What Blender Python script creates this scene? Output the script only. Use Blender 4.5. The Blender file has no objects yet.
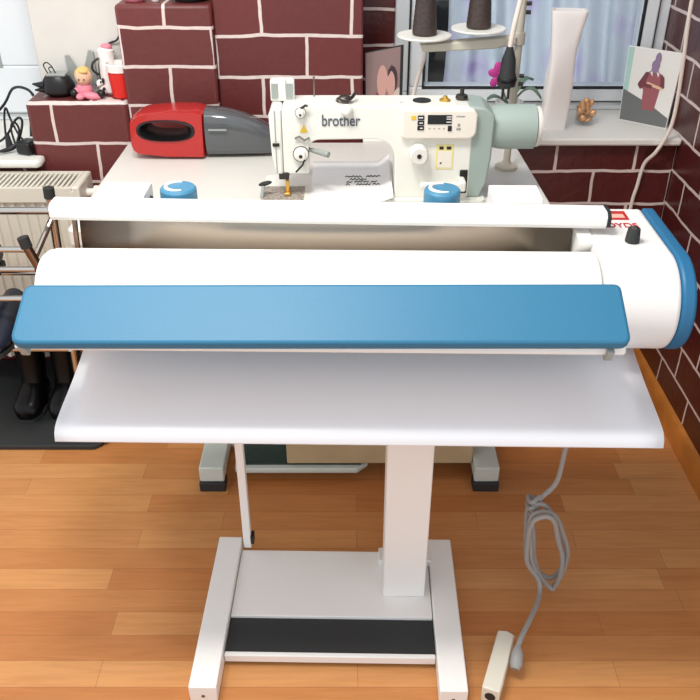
import bpy, bmesh, math, random
from mathutils import Vector, Matrix
random.seed(7)
R = math.radians
C = bpy.context.scene.collection
S = bpy.context.scene

# ------------------------------------------------------------------ camera
cd = bpy.data.cameras.new('camera'); cam = bpy.data.objects.new('camera', cd); C.objects.link(cam)
cd.sensor_width = 36; cd.lens = 36 * 830 / 700; cd.clip_start = .02
cam.location = (0, 0, 1.52); cam.rotation_euler = (R(58), 0, 0)
S.camera = cam
# ------------------------------------------------------------------ world and lamps
W = bpy.data.worlds.new('world'); S.world = W; W.use_nodes = True
W.node_tree.nodes['Background'].inputs[0].default_value = (.93, .965, 1.0, 1)
W.node_tree.nodes['Background'].inputs[1].default_value = .76
def lamp(name, loc, size, power, col, target):
    d = bpy.data.lights.new(name, 'AREA'); d.shape = 'DISK'; d.size = size; d.energy = power; d.color = col
    o = bpy.data.objects.new(name, d); C.objects.link(o); o.location = loc
    o.rotation_euler = (Vector(target) - Vector(loc)).to_track_quat('-Z', 'Y').to_euler()
lamp('ceiling_lamp', (-.28, 1.10, 2.5), .35, 15, (1, .95, .88), (-.25, 1.3, 0))
lamp('ceiling_lamp', (-.80, 1.08, 2.5), .35, 11, (1, .95, .88), (-.4, 1.3, 0))
def add_curtain_backlight():
    d = bpy.data.lights.new('curtain_backlight', 'AREA'); d.shape = 'RECTANGLE'; d.size = 1.0; d.size_y = 1.4; d.energy = 15; d.color = (.95, .97, 1)  # added area light outside the window, brightens the curtain from behind
    o = bpy.data.objects.new('curtain_backlight', d); C.objects.link(o); o.location = (1.0, 4.6, 1.9); o.rotation_euler = (Vector((.6, 2.8, 1.3))-o.location).to_track_quat('-Z', 'Y').to_euler()
add_curtain_backlight()
S.view_settings.view_transform = 'Standard'; S.view_settings.look = 'None'
S.view_settings.gamma = 1; S.view_settings.use_curve_mapping = False
S.view_settings.exposure = 0.52

# ------------------------------------------------------------------ materials
def lin(h):
    h = h.lstrip('#'); v = [int(h[i:i+2], 16) / 255 for i in (0, 2, 4)]
    return tuple(x / 12.92 if x <= .04045 else ((x + .055) / 1.055) ** 2.4 for x in v) + (1,)
def mat(name, col, rough=.5, metal=0, noise=0, scale=30, bump=0, spec=.5, coat=0):
    m = bpy.data.materials.new(name); m.use_nodes = True; nt = m.node_tree; b = nt.nodes['Principled BSDF']
    c = lin(col) if isinstance(col, str) else col
    b.inputs['Base Color'].default_value = c; b.inputs['Roughness'].default_value = rough
    b.inputs['Metallic'].default_value = metal; b.inputs['Specular IOR Level'].default_value = spec
    b.inputs['Coat Weight'].default_value = coat
    if noise or bump:
        t = nt.nodes.new('ShaderNodeTexCoord'); n = nt.nodes.new('ShaderNodeTexNoise')
        n.inputs['Scale'].default_value = scale; n.inputs['Detail'].default_value = 4
        nt.links.new(t.outputs['Object'], n.inputs['Vector'])
        if noise:
            r = nt.nodes.new('ShaderNodeValToRGB')
            r.color_ramp.elements[0].color = tuple(x * (1 - noise) for x in c[:3]) + (1,)
            r.color_ramp.elements[1].color = tuple(min(1, x * (1 + noise)) for x in c[:3]) + (1,)
            r.color_ramp.elements[0].position = .3; r.color_ramp.elements[1].position = .7
            nt.links.new(n.outputs['Fac'], r.inputs['Fac']); nt.links.new(r.outputs['Color'], b.inputs['Base Color'])
        if bump:
            bp = nt.nodes.new('ShaderNodeBump'); bp.inputs['Strength'].default_value = bump; bp.inputs['Distance'].default_value = .002
            nt.links.new(n.outputs['Fac'], bp.inputs['Height']); nt.links.new(bp.outputs['Normal'], b.inputs['Normal'])
    return m

def brick_mat(name, col, x0, z0, bw, rh, mortar='#ead9d3', rough=.45):
    """painted blocks: hand-drawn pale joints; x0/z0 place one joint crossing (metres)"""
    m = bpy.data.materials.new(name); m.use_nodes = True; nt = m.node_tree; N = nt.nodes; L = nt.links; b = N['Principled BSDF']
    tc = N.new('ShaderNodeTexCoord'); sep = N.new('ShaderNodeSeparateXYZ'); L.new(tc.outputs['Object'], sep.inputs[0])
    ge = N.new('ShaderNodeNewGeometry'); sn = N.new('ShaderNodeSeparateXYZ'); L.new(ge.outputs['True Normal'], sn.inputs[0])
    def math_(op, a, bb):
        n = N.new('ShaderNodeMath'); n.operation = op
        for i, v in enumerate((a, bb)):
            if isinstance(v, (int, float)): n.inputs[i].default_value = v
            elif v is not None: L.new(v, n.inputs[i])
        return n.outputs[0]
    ax = math_('GREATER_THAN', math_('ABSOLUTE', sn.outputs[0], None), .5)
    u = math_('ADD', math_('MULTIPLY', sep.outputs[0], math_('SUBTRACT', 1, ax)), math_('MULTIPLY', sep.outputs[1], ax))
    nz = N.new('ShaderNodeTexNoise'); nz.inputs['Scale'].default_value = 9; nz.inputs['Detail'].default_value = 2
    L.new(tc.outputs['Object'], nz.inputs['Vector'])
    w = math_('MULTIPLY', math_('SUBTRACT', nz.outputs['Fac'], .5), .014)
    cmb = N.new('ShaderNodeCombineXYZ')
    L.new(math_('ADD', math_('ADD', u, 100 * bw - x0), w), cmb.inputs[0])
    L.new(math_('ADD', math_('ADD', sep.outputs[2], 100 * rh - z0), w), cmb.inputs[1])
    br = N.new('ShaderNodeTexBrick'); L.new(cmb.outputs[0], br.inputs['Vector'])
    c = lin(col)
    br.inputs['Color1'].default_value = c; br.inputs['Color2'].default_value = tuple(x * .82 for x in c[:3]) + (1,)
    br.inputs['Mortar'].default_value = lin(mortar); br.inputs['Scale'].default_value = 1
    br.inputs['Mortar Size'].default_value = .0047; br.inputs['Mortar Smooth'].default_value = .15
    br.inputs['Brick Width'].default_value = bw; br.inputs['Row Height'].default_value = rh
    n2 = N.new('ShaderNodeTexNoise'); n2.inputs['Scale'].default_value = 60; n2.inputs['Detail'].default_value = 5
    L.new(tc.outputs['Object'], n2.inputs['Vector'])
    mx = N.new('ShaderNodeMix'); mx.data_type = 'RGBA'; mx.blend_type = 'MULTIPLY'; mx.inputs[0].default_value = .25
    L.new(br.outputs['Color'], mx.inputs[6]); L.new(n2.outputs['Fac'], mx.inputs[7]); L.new(mx.outputs[2], b.inputs['Base Color'])
    bp = N.new('ShaderNodeBump'); bp.inputs['Strength'].default_value = .35; bp.inputs['Distance'].default_value = .003
    L.new(n2.outputs['Fac'], bp.inputs['Height']); L.new(bp.outputs['Normal'], b.inputs['Normal'])
    b.inputs['Roughness'].default_value = rough
    return m

def floor_mat():
    m = bpy.data.materials.new('laminate'); m.use_nodes = True; nt = m.node_tree; N = nt.nodes; L = nt.links; b = N['Principled BSDF']
    tc = N.new('ShaderNodeTexCoord')
    mp = N.new('ShaderNodeMapping'); mp.inputs['Location'].default_value = (20.13, 20.02, 0); L.new(tc.outputs['Object'], mp.inputs[0])
    br = N.new('ShaderNodeTexBrick'); L.new(mp.outputs[0], br.inputs['Vector'])
    br.inputs['Color1'].default_value = lin('#d4985f'); br.inputs['Color2'].default_value = lin('#bf7a44')
    br.inputs['Mortar'].default_value = lin('#a56a3c'); br.inputs['Scale'].default_value = 1
    br.inputs['Mortar Size'].default_value = .0007; br.inputs['Mortar Smooth'].default_value = .4
    br.inputs['Brick Width'].default_value = .55; br.inputs['Row Height'].default_value = .066
    br.offset = .37; br.offset_frequency = 2; br.squash = 1.2; br.squash_frequency = 3
    m2 = N.new('ShaderNodeMapping'); m2.inputs['Scale'].default_value = (3, 34, 1); L.new(tc.outputs['Object'], m2.inputs[0])
    nz = N.new('ShaderNodeTexNoise'); nz.inputs['Scale'].default_value = 2.2; nz.inputs['Detail'].default_value = 7; nz.inputs['Distortion'].default_value = .8
    L.new(m2.outputs[0], nz.inputs['Vector'])
    rp = N.new('ShaderNodeValToRGB'); rp.color_ramp.elements[0].position = .3; rp.color_ramp.elements[0].color = (.84, .79, .72, 1)
    rp.color_ramp.elements[1].position = .62; rp.color_ramp.elements[1].color = (1, 1, 1, 1); L.new(nz.outputs['Fac'], rp.inputs[0])
    mx = N.new('ShaderNodeMix'); mx.data_type = 'RGBA'; mx.blend_type = 'MULTIPLY'; mx.inputs[0].default_value = .75
    L.new(br.outputs['Color'], mx.inputs[6]); L.new(rp.outputs[0], mx.inputs[7]); L.new(mx.outputs[2], b.inputs['Base Color'])
    b.inputs['Roughness'].default_value = .42; b.inputs['Specular IOR Level'].default_value = .4
    return m

def glass_mat():
    m = bpy.data.materials.new('pane_glass'); m.use_nodes = True; nt = m.node_tree; N = nt.nodes; L = nt.links
    N.remove(N['Principled BSDF'])
    t = N.new('ShaderNodeBsdfTransparent'); t.inputs[0].default_value = (.93, .95, .96, 1); g = N.new('ShaderNodeBsdfGlossy'); g.inputs['Roughness'].default_value = .03
    lw = N.new('ShaderNodeLayerWeight'); pw = N.new('ShaderNodeMath'); pw.operation = 'POWER'; pw.inputs[1].default_value = 4
    L.new(lw.outputs['Facing'], pw.inputs[0]); f = N.new('ShaderNodeMath'); f.operation = 'MULTIPLY_ADD'; f.inputs[1].default_value = .7; f.inputs[2].default_value = .035; L.new(pw.outputs[0], f.inputs[0]); x = N.new('ShaderNodeMixShader')
    L.new(f.outputs[0], x.inputs[0]); L.new(t.outputs[0], x.inputs[1]); L.new(g.outputs[0], x.inputs[2])
    L.new(x.outputs[0], N['Material Output'].inputs[0]); return m

def curtain_mat():
    m = bpy.data.materials.new('lace_curtain'); m.use_nodes = True; nt = m.node_tree; N = nt.nodes; L = nt.links; b = N['Principled BSDF']
    tc = N.new('ShaderNodeTexCoord'); v = N.new('ShaderNodeTexVoronoi'); v.inputs['Scale'].default_value = 7
    L.new(tc.outputs['Object'], v.inputs['Vector'])
    r = N.new('ShaderNodeValToRGB'); e = r.color_ramp.elements
    e[0].position = .12; e[0].color = lin('#b9a6d8'); e[1].position = .42; e[1].color = lin('#dae3ec')
    e2 = e.new(.24); e2.color = lin('#d5d2ec')
    L.new(v.outputs['Distance'], r.inputs[0]); L.new(r.outputs[0], b.inputs['Base Color']); b.inputs['Roughness'].default_value = .9
    tl = N.new('ShaderNodeBsdfTranslucent'); L.new(r.outputs[0], tl.inputs[0]); mxs = N.new('ShaderNodeMixShader'); mxs.inputs[0].default_value = .7
    L.new(b.outputs[0], mxs.inputs[1]); L.new(tl.outputs[0], mxs.inputs[2]); L.new(mxs.outputs[0], N['Material Output'].inputs[0])
    return m

M = {}
def D(k, *a, **kw): M[k] = mat(k, *a, **kw)
D('white', '#f1efec', .42); D('white_gloss', '#ececf0', .3, coat=.1); D('cloth', '#f4f3f1', .95, noise=.03, scale=250, bump=.1)
D('offwhite', '#e9e7e0', .4); D('plaster', '#dcdad4', .9, noise=.03, scale=12, bump=.1); D('pvc', '#e6ebef', .3)
D('blue', '#286f92', .5, noise=.04, scale=300, bump=.08); D('cap_blue_shaded', '#206c98', .45)  # end cap blue is darkened, the shade of the right side put into colour
D('knob_blue', '#4385a8', .4); D('rubber', '#2b2d2e', .7, noise=.1, scale=200); D('black', '#101012', .4); D('gloss_black', '#0b0b0c', .12)
D('steel', '#8d877f', .2, 1); D('shoe_steel', '#b0a394', .22, 1); D('chrome', '#c9c4bf', .14, 1); D('brown_chrome', '#8a6f5f', .22, 1)  # brown tint of the ironing shoe stands in for reflections of the brown room
D('plate', '#a9a198', .5, .2, noise=.55, scale=160); D('petal', '#d9a87c', .35, .5); D('gold', '#e0b45a', .3, .8); D('dark_metal', '#4a4744', .35, .8)
D('grey_plastic', '#9aa09c', .4); D('machine', '#ecece4', .3); D('cream', '#f0e9dc', .35); D('sage', '#a0b0a9', .42)
D('table', '#dddbd4', .35); D('leg_grey', '#cfd9d2', .45); D('beige', '#bda883', .8, noise=.05, scale=20)
D('mat_green', '#2c3d38', .75, noise=.15, scale=120); D('dark_brown', '#3a1d10', .5, noise=.2, scale=30)
D('trim_wood', '#c77c36', .35, noise=.14, scale=14); D('radiator', '#ded9cb', .4); D('dark', '#1a1c1e', .6)
D('red', '#b51d1b', .25, coat=.4); D('cup_red', '#d8261d', .4); D('red_mark', '#c02018', .5); D('pinkmark', '#e7b7a5', .5)
D('smoke', '#54575a', .12, coat=.5); D('pink', '#e58a9b', .5); D('skin', '#e3bb9c', .6); D('blond', '#e3bd74', .7)
D('cone', '#3b2f2b', .55, noise=.3, scale=140); D('disc', '#e6e4dc', .35); D('beam', '#c7c1b1', .45)
D('porcelain', '#fbf5f2', .2, coat=.4); D('yellow', '#eadf9a', .5); D('yellow2', '#e7c33c', .5); D('brand', '#5a5f6a', .5)
D('paper', '#f2f2f1', .9); D('ink', '#2a2a2e', .8); D('cord_grey', '#9d9b99', .5); D('cord_white', '#e6d9cf', .5)
D('strip', '#dfdacb', .4); D('magenta', '#c23a93', .5); D('leaf', '#5f7a68', .45)
D('gravel', '#ffffff', .3); D('brown_glass', '#6f675a', .15); D('boot', '#08080a', .3, spec=.25); D('navy', '#1c2436', .4); D('charcoal', '#38373a', .6)
D('photo_bg', '#e7e6e2', .3); D('photo_floor', '#6d6f6f', .3); D('shirt', '#9b5a60', .4); D('shirt_dark', '#733c46', .4); D('haze', '#8f7a9a', .4)
D('photo_brown', '#8e7472', .3); D('hair', '#3f2d33', .4); D('face', '#c99a90', .4); D('maroon', '#8c3442', .4); D('cardigan', '#c9b9ad', .4); D('teal', '#a9cfc8', .4)
D('night', '#23262a', .9); D('night_grey', '#4a4d50', .9)
M['glass'] = glass_mat(); M['curtain'] = curtain_mat(); M['floor'] = floor_mat()

# ------------------------------------------------------------------ mesh builder
def crm(pts, n=6, closed=False):
    P = [Vector(p) for p in pts]; out = []; k = len(P)
    for i in range(k if closed else k - 1):
        if closed: a, b, c, d = P[i-1], P[i], P[(i+1) % k], P[(i+2) % k]
        else: a, b, c, d = P[max(i-1, 0)], P[i], P[i+1], P[min(i+2, k-1)]
        for j in range(n):
            t = j / n
            out.append(.5 * ((2*b) + (c-a)*t + (2*a-5*b+4*c-d)*t*t + (3*b-a-3*c+d)*t**3))
    if not closed: out.append(P[-1])
    return out
def rpoly(pts, r, n=5):
    """round the corners of a 2D polygon; r is a number or one radius per corner"""
    out = []; k = len(pts)
    for i in range(k):
        p = Vector(pts[i]); a = Vector(pts[i-1]); b = Vector(pts[(i+1) % k])
        rr = r[i] if isinstance(r, (list, tuple)) else r
        if rr <= 0: out.append(tuple(p)); continue
        u = (a-p).normalized(); v = (b-p).normalized(); ang = u.angle(v)
        d = min(rr / max(math.tan(ang/2), .05), (a-p).length*.49, (b-p).length*.49)
        s = p + u*d; e = p + v*d
        for j in range(n + 1):
            t = j / n; q = s*(1-t)**2 + p*2*t*(1-t) + e*t*t
            out.append(tuple(q))
    return out
class MB:
    def __init__(s): s.bm = bmesh.new(); s.m = 0
    def _f(s, vs):
        try:
            f = s.bm.faces.new(vs); f.material_index = s.m; return f
        except ValueError: return None
    def box(s, lo, hi, rot=None):
        c = (Vector(lo)+Vector(hi))/2; h = (Vector(hi)-Vector(lo))/2
        vs = []
        for x in (-1, 1):
            for y in (-1, 1):
                for z in (-1, 1):
                    p = Vector((x*h.x, y*h.y, z*h.z))
                    if rot: p.rotate(rot)
                    vs.append(s.bm.verts.new(c+p))
        for q in ((0,1,3,2),(4,6,7,5),(0,4,5,1),(2,3,7,6),(0,2,6,4),(1,5,7,3)): s._f([vs[i] for i in q])
        return s
    def prism(s, prof, axis, lo, hi):
        def P(a, b, t): return {'x': (t, a, b), 'y': (a, t, b), 'z': (a, b, t)}[axis]
        A = [s.bm.verts.new(P(a, b, lo)) for a, b in prof]; B = [s.bm.verts.new(P(a, b, hi)) for a, b in prof]
        s._f(A); s._f(B[::-1]); n = len(A)
        for i in range(n): s._f([A[i], B[i], B[(i+1) % n], A[(i+1) % n]])
        return s
    def rings(s, rs, closed=False, caps=True):
        V = [[s.bm.verts.new(p) for p in r] for r in rs]; n = len(V[0]); k = len(V)
        for i in range(k if closed else k-1):
            a, b = V[i], V[(i+1) % k]
            for j in range(n): s._f([a[j], a[(j+1) % n], b[(j+1) % n], b[j]])
        if caps and not closed: s._f(V[0][::-1]); s._f(V[-1])
        return s
    def tube(s, pts, r, seg=10, closed=False):
        P = [Vector(p) for p in pts]; rs = []; up = None; k = len(P)
        for i, p in enumerate(P):
            if closed: t = P[(i+1) % k]-P[i-1]
            else: t = P[min(i+1, k-1)]-P[max(i-1, 0)]
            t.normalize()
            if up is None: up = Vector((0,0,1)) if abs(t.z) < .9 else Vector((1,0,0))
            u = (up - t*up.dot(t)); u = u.normalized() if u.length > 1e-6 else t.orthogonal().normalized(); up = u; v = t.cross(u)
            q = r[i] if isinstance(r, (list, tuple)) else r
            rs.append([p + (u*math.cos(2*math.pi*j/seg) + v*math.sin(2*math.pi*j/seg))*q for j in range(seg)])
        return s.rings(rs, closed)
    def lathe(s, prof, o=(0,0,0), ax='z', seg=28):
        o = Vector(o); rs = []
        for r, h in prof:
            ring = []
            for j in range(seg):
                a = 2*math.pi*j/seg; c, d = max(r, 1e-4)*math.cos(a), max(r, 1e-4)*math.sin(a)
                ring.append(o + Vector({'z': (c, d, h), 'y': (d, h, c), 'x': (h, c, d)}[ax]))
            rs.append(ring)
        return s.rings(rs)
    def ball(s, c, r, seg=16, rot=None):
        c = Vector(c); r = Vector(r if isinstance(r, (tuple, list)) else (r, r, r)); rs = []; k = 10
        for i in range(k+1):
            a = -math.pi/2 + math.pi*i/k; ring = []
            for j in range(seg):
                b = 2*math.pi*j/seg; ca = max(math.cos(a), .002)
                p = Vector((r.x*ca*math.cos(b), r.y*ca*math.sin(b), r.z*math.sin(a)))
                if rot: p.rotate(rot)
                ring.append(c+p)
            rs.append(ring)
        return s.rings(rs)
    def quad(s, pts): s._f([s.bm.verts.new(p) for p in pts]); return s
    def grid(s, f, nu, nv):
        V = [[s.bm.verts.new(f(i/nu, j/nv)) for j in range(nv+1)] for i in range(nu+1)]
        for i in range(nu):
            for j in range(nv): s._f([V[i][j], V[i+1][j], V[i+1][j+1], V[i][j+1]])
        return s
    def build(s, name, mats, parent=None, bevel=0, smooth=35, solid=0, recenter=True, seg=2):
        bm = s.bm; bmesh.ops.recalc_face_normals(bm, faces=bm.faces)
        off = Vector((0,0,0))
        if parent is not None: off = parent['_o'] and Vector(parent['_o'])
        elif recenter:
            xs = [v.co.x for v in bm.verts]; ys = [v.co.y for v in bm.verts]; zs = [v.co.z for v in bm.verts]
            off = Vector(((min(xs)+max(xs))/2, (min(ys)+max(ys))/2, min(zs)))
        bmesh.ops.translate(bm, verts=bm.verts, vec=-off)
        me = bpy.data.meshes.new(name); bm.to_mesh(me); bm.free()
        for m in (mats if isinstance(mats, (list, tuple)) else [mats]): me.materials.append(M[m])
        if smooth:
            for p in me.polygons: p.use_smooth = True
            me.set_sharp_from_angle(angle=R(smooth))
        o = bpy.data.objects.new(name, me); C.objects.link(o)
        if parent is None: o.location = off
        else: o.parent = parent
        if solid:
            sm = o.modifiers.new('solid', 'SOLIDIFY'); sm.thickness = solid; sm.offset = 0
        if bevel:
            bv = o.modifiers.new('bevel', 'BEVEL'); bv.width = bevel; bv.segments = seg; bv.limit_method = 'ANGLE'; bv.angle_limit = R(40)
        o['_o'] = list(off)
        return o
def tag(o, label, cat, group=None):
    o['label'] = label; o['category'] = cat
    if group: o['group'] = group
    return o
def thing(name, loc, label, cat, group=None, rz=0):
    o = bpy.data.objects.new(name, None); C.objects.link(o); o.location = loc; o.rotation_euler = (0, 0, rz)
    o.empty_display_size = .05; o['_o'] = list(loc); return tag(o, label, cat, group)
def struct(o, label=None, cat=None):
    o['kind'] = 'structure'
    if label: o['label'] = label
    if cat: o['category'] = cat
    return o
def text(name, body, size, loc, rot, m, parent, extrude=.0006, align='LEFT', shear=0, sx=1, offset=0):
    cu = bpy.data.curves.new(name, 'FONT'); cu.body = body; cu.size = size; cu.extrude = extrude; cu.align_x = align; cu.shear = shear; cu.offset = offset
    tmp = bpy.data.objects.new('tmp', cu); C.objects.link(tmp)
    me = bpy.data.meshes.new_from_object(tmp.evaluated_get(bpy.context.evaluated_depsgraph_get()))
    bpy.data.objects.remove(tmp)
    me.transform(Matrix.Translation(Vector(loc)-Vector(parent['_o'])) @ rot.to_matrix().to_4x4() @ Matrix.Diagonal((sx, 1, 1, 1)))
    me.materials.clear(); me.materials.append(M[m])
    o = bpy.data.objects.new(name, me); C.objects.link(o); o.parent = parent; o['_o'] = parent['_o']; return o
from mathutils import Euler
UPRIGHT = Euler((R(90), 0, 0))

# ================================================================== SETTING
struct(MB().box((-3.2, -1.2, -.06), (.957, 3.4, 0)).build('floor', 'floor', recenter=False), 'orange brown laminate floor of short staggered strips', 'floor')
def wallbit(lo, hi, name, m, label, bevel=.006):
    return struct(MB().box(lo, hi).build(name, m, recenter=False, bevel=bevel), label, 'wall')
M['bk_left'] = brick_mat('brick_left', '#743534', -.374, .86, .255, .1055)
M['bk_pier'] = brick_mat('brick_pier', '#702f2f', -.120, .823, .25, .111)
M['bk_ledge'] = brick_mat('brick_ledge', '#743534', -.735, .752, .225, .115)
M['bk_low'] = brick_mat('brick_low', '#5c2222', .608, .561, .232, .1025, rough=.28)
M['bk_right'] = brick_mat('brick_right', '#561f1f', .06, .565, .232, .103, rough=.28)
wallbit((.0, 2.375, 0), (.957, 2.72, .748), 'wall_back', 'bk_low', 'dark red painted block wall with pale joints under the right window')
wallbit((-.372, 2.385, 0), (.036, 2.80, 2.5), 'wall_pier', 'bk_pier', 'tall painted brick pier between the two windows')
wallbit((-.632, 2.365, 0), (-.372, 2.60, 1.128), 'wall_step', 'bk_left', 'stepped brick shoulder left of the tall pier', .01)
wallbit((-.922, 2.36, 0), (-.632, 2.56, .872), 'wall_ledge', 'bk_ledge', 'low brick ledge holding the doll and cup', .012)
wallbit((-1.9, 2.36, 0), (-.922, 2.80, .695), 'wall_left_low', 'bk_ledge', 'painted brick below the left window')
wallbit((.036, 2.62, .77), (.135, 2.80, 2.5), 'wall_recess', 'bk_low', 'narrow brick strip beside the right window')
wallbit((-.905, 2.478, .80), (-.372, 2.80, 2.5), 'wall_white', 'plaster', 'plain white plaster wall behind the brick ledge', .004)
wallbit((.957, 1.0, 0), (1.08, 3.4, 2.5), 'wall_right', 'bk_right', 'dark red painted block wall on the right', .0)
wallbit((-1.9, 2.80, -.0), (-.2, 2.9, .7), 'wall_back_outer', 'plaster', 'white wall behind the brick', .0)
# skirting along the right wall
struct(MB().prism([(.957, 0), (.936, 0), (.936, .052), (.944, .066), (.957, .07)], 'y', 1.0, 2.375).build('baseboard_right', 'trim_wood', recenter=False), 'orange wooden skirting board along the right wall', 'baseboard')
struct(MB().box((-.2, 2.36, 0), (.93, 2.375, .06)).build('baseboard_back', 'trim_wood', recenter=False), 'orange wooden skirting along the back wall', 'baseboard')
# sills
struct(MB().box((.037, 2.345, .748), (.957, 2.72, .770)).build('trim_1', 'offwhite', recenter=False, bevel=.006), 'white sill under the right window', 'window sill')
struct(MB().prism([(-1.9, 2.30), (-.898, 2.30), (-.89, 2.315), (-.89, 2.357), (-.924, 2.357), (-.924, 2.80), (-1.9, 2.80)], 'z', .697, .720).build('trim_2', 'offwhite', recenter=False, bevel=.008), 'white sill under the left window', 'window sill')

def window(name, x0, x1, z0, z1, y, fw, label, sashes, t=.045, gk='dark'):
    w = struct(thing(name, ((x0+x1)/2, y, z0), label, 'window'))
    f = MB()
    f.box((x0, y, z0), (x1, y+.07, z0+fw)); f.box((x0, y, z1-fw), (x1, y+.07, z1))
    f.box((x0, y, z0+fw), (x0+fw, y+.07, z1-fw)); f.box((x1-fw, y, z0+fw), (x1, y+.07, z1-fw))
    f.build('window_frame', 'pvc', w, bevel=.004)
    for (a, b) in sashes:
        s = MB(); zz0, zz1 = z0+fw*.55, z1-fw*.55
        s.box((a, y-.018, zz0), (b, y+.05, zz0+t)); s.box((a, y-.018, zz1-t), (b, y+.05, zz1))
        s.box((a, y-.018, zz0+t), (a+t, y+.05, zz1-t)); s.box((b-t, y-.018, zz0+t), (b, y+.05, zz1-t))
        so = s.build('sash', 'pvc', w, bevel=.005)
        g = MB(); q = .006
        for lo, hi in (((a+t-q, zz0+t-q), (b-t+q, zz0+t)), ((a+t-q, zz1-t), (b-t+q, zz1-t+q)), ((a+t-q, zz0+t), (a+t, zz1-t)), ((b-t, zz0+t), (b-t+q, zz1-t))):
            g.box((lo[0], y-.0195, lo[1]), (hi[0], y-.005, hi[1]))
        g.box((a-.004, y-.004, zz0-.006), (b+.004, y-.001, zz0-.001)); g.box((b+.001, y-.004, zz0), (b+.006, y-.001, zz1))
        g.box((a-.006, y-.004, zz0), (a-.001, y-.001, zz1))
        g.build('gasket', gk, so)
        MB().box((a+t, y+.005, zz0+t), (b-t, y+.009, zz1-t)).build('pane', 'glass', so)
    return w
w1 = window('window_2', .13, .957, .770, 2.2, 2.64, .056, 'white framed right window with a pale curtain behind its glass', [(.184, .918)])
w2 = window('window_1', -1.9, -.906, .720, 2.2, 2.70, .05, 'white framed left window with dim glass', [(-1.85, -.948)], t=.148, gk='grey_plastic')
MB().box((.235, 2.655, .815), (.243, 2.658, 2.1)).build('sash_bead', 'pvc', w1)
# beyond the windows
cur = MB()
def cf(u, v):
    x = .305 + .66*u; z = .74 + 1.5*v
    return (x + .012*math.sin(9*v+3*u), 2.80 + .022*math.sin(u*46 + 1.5*math.sin(3*v)) + .012*math.sin(u*21+1), z)
cur.grid(cf, 90, 12)
tag(cur.build('lace_curtain', 'curtain'), 'pale blue lace curtain with lilac blooms hanging behind the right window', 'curtain')
nb = MB(); nb.box((-.3, 3.25, 0), (.40, 3.3, 2.5))  # narrow dark sheet added behind the curtain gap for the darkness outside
struct(nb.build('dark_backdrop', 'night', recenter=False), 'added dark sheet standing in for the unlit outdoors beyond the right window', 'wall')
struct(MB().box((-3.0, 3.2, 0), (-.9, 3.25, 2.5)).build('wall_outside_left', 'brown_glass', recenter=False), 'dim brown surface beyond the left window', 'wall')

# ================================================================== TABLE
t = thing('sewing_table', (0, 2.03, 0), 'long pale grey sewing table with sage legs, behind the rotary iron', 'table')
MB().prism(rpoly([(-.637, 1.72), (.487, 1.72), (.472, 2.345), (-.637, 2.345)], .02), 'z', .722, .76).build('table_top', 'table', t, bevel=.003)
for x in (-.372, .368):
    MB().box((x-.033, 1.712, .03), (x+.033, 2.24, .078)).build('foot_bar', 'leg_grey', t, bevel=.004)
    for y0 in (1.706, 2.2): MB().box((x-.035, y0, .0), (x+.035, y0+.042, .03)).build('foot_pad', 'rubber', t, bevel=.003)
    MB().box((x-.03, 1.93, .078), (x+.03, 2.0, .722)).build('leg', 'leg_grey', t, bevel=.004)
MB().box((-.342, 1.95, .30), (.338, 1.985, .36)).build('cross_bar', 'leg_grey', t, bevel=.003)
tr = MB().prism(rpoly([(-.315, 1.745), (.02, 1.745), (.05, 1.775), (.05, 1.93), (-.315, 1.93)], .012), 'z', .032, .048).build('treadle', 'leg_grey', t, bevel=.003)
MB().box((-.30, 1.762, .048), (.03, 1.92, .053)).build('tread_mat', 'mat_green', tr)
MB().box((-.338, 1.86, .036), (.333, 1.885, .05)).build('treadle_axle', 'leg_grey', t)
tag(MB().box((-.172, 1.757, .056), (.334, 1.92, .36)).build('cardboard_box', 'beige', bevel=.004), 'plain beige board box resting on the treadle under the table', 'box')
tag(MB().box((-.66, 1.945, .0), (-.41, 2.16, .05)).build('dark_floor_strip', 'dark_brown', bevel=.004), 'low dark brown strip on the floor left of the table feet', 'plank')  # low dark brown block filling the dark band beside the table feet

# ================================================================== SEWING MACHINE
t = thing('sewing_machine', (.05, 1.95, .7605), 'white industrial sewing machine with sage motor on the table', 'sewing machine')
FY = 1.905
MB().prism(rpoly([(-.215, 1.885), (.325, 1.885), (.325, 2.06), (-.215, 2.06)], .012), 'z', .7605, .7665).build('bed', 'machine', t)
arm = rpoly([(-.158, .826), (-.098, .826), (-.098, .908), (.105, .911), (.108, .766), (.285, .766), (.285, .986), (-.158, .986)],
            [.004, .006, .03, .055, .004, .004, .02, .012], 8)
MB().prism(arm, 'y', FY, 2.005).build('arm', 'machine', t, bevel=.009, seg=3)
fp = rpoly([(-.188, .968), (-.184, .87), (-.176, .826), (-.159, .826), (-.159, .982), (-.18, .982)], [.01, .01, .006, .0, .0, .01])
f_ = MB().prism(fp, 'y', FY-.004, 2.003).build('face_plate', 'machine', t, bevel=.005)
MB().box((-.1745, FY-.006, .83), (-.1725, FY-.003, .978)).build('seam', 'grey_plastic', f_)
MB().box((-.181, FY-.008, .895), (-.165, FY-.004, .902)).build('latch', 'dark_metal', f_)
cvr = MB().box((-.186, 1.96, .983), (-.13, 1.985, 1.032)); o_ = cvr.build('lever_guard', 'offwhite', t, bevel=.003)
MB().box((-.166, 1.955, .986), (-.150, 1.965, 1.037)).build('guard_rib', 'machine', o_)
for x0 in (-.183, -.148): MB().box((x0, 1.957, .990), (x0+.015, 1.961, 1.024)).build('guard_window', 'grey_plastic', o_)
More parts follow.
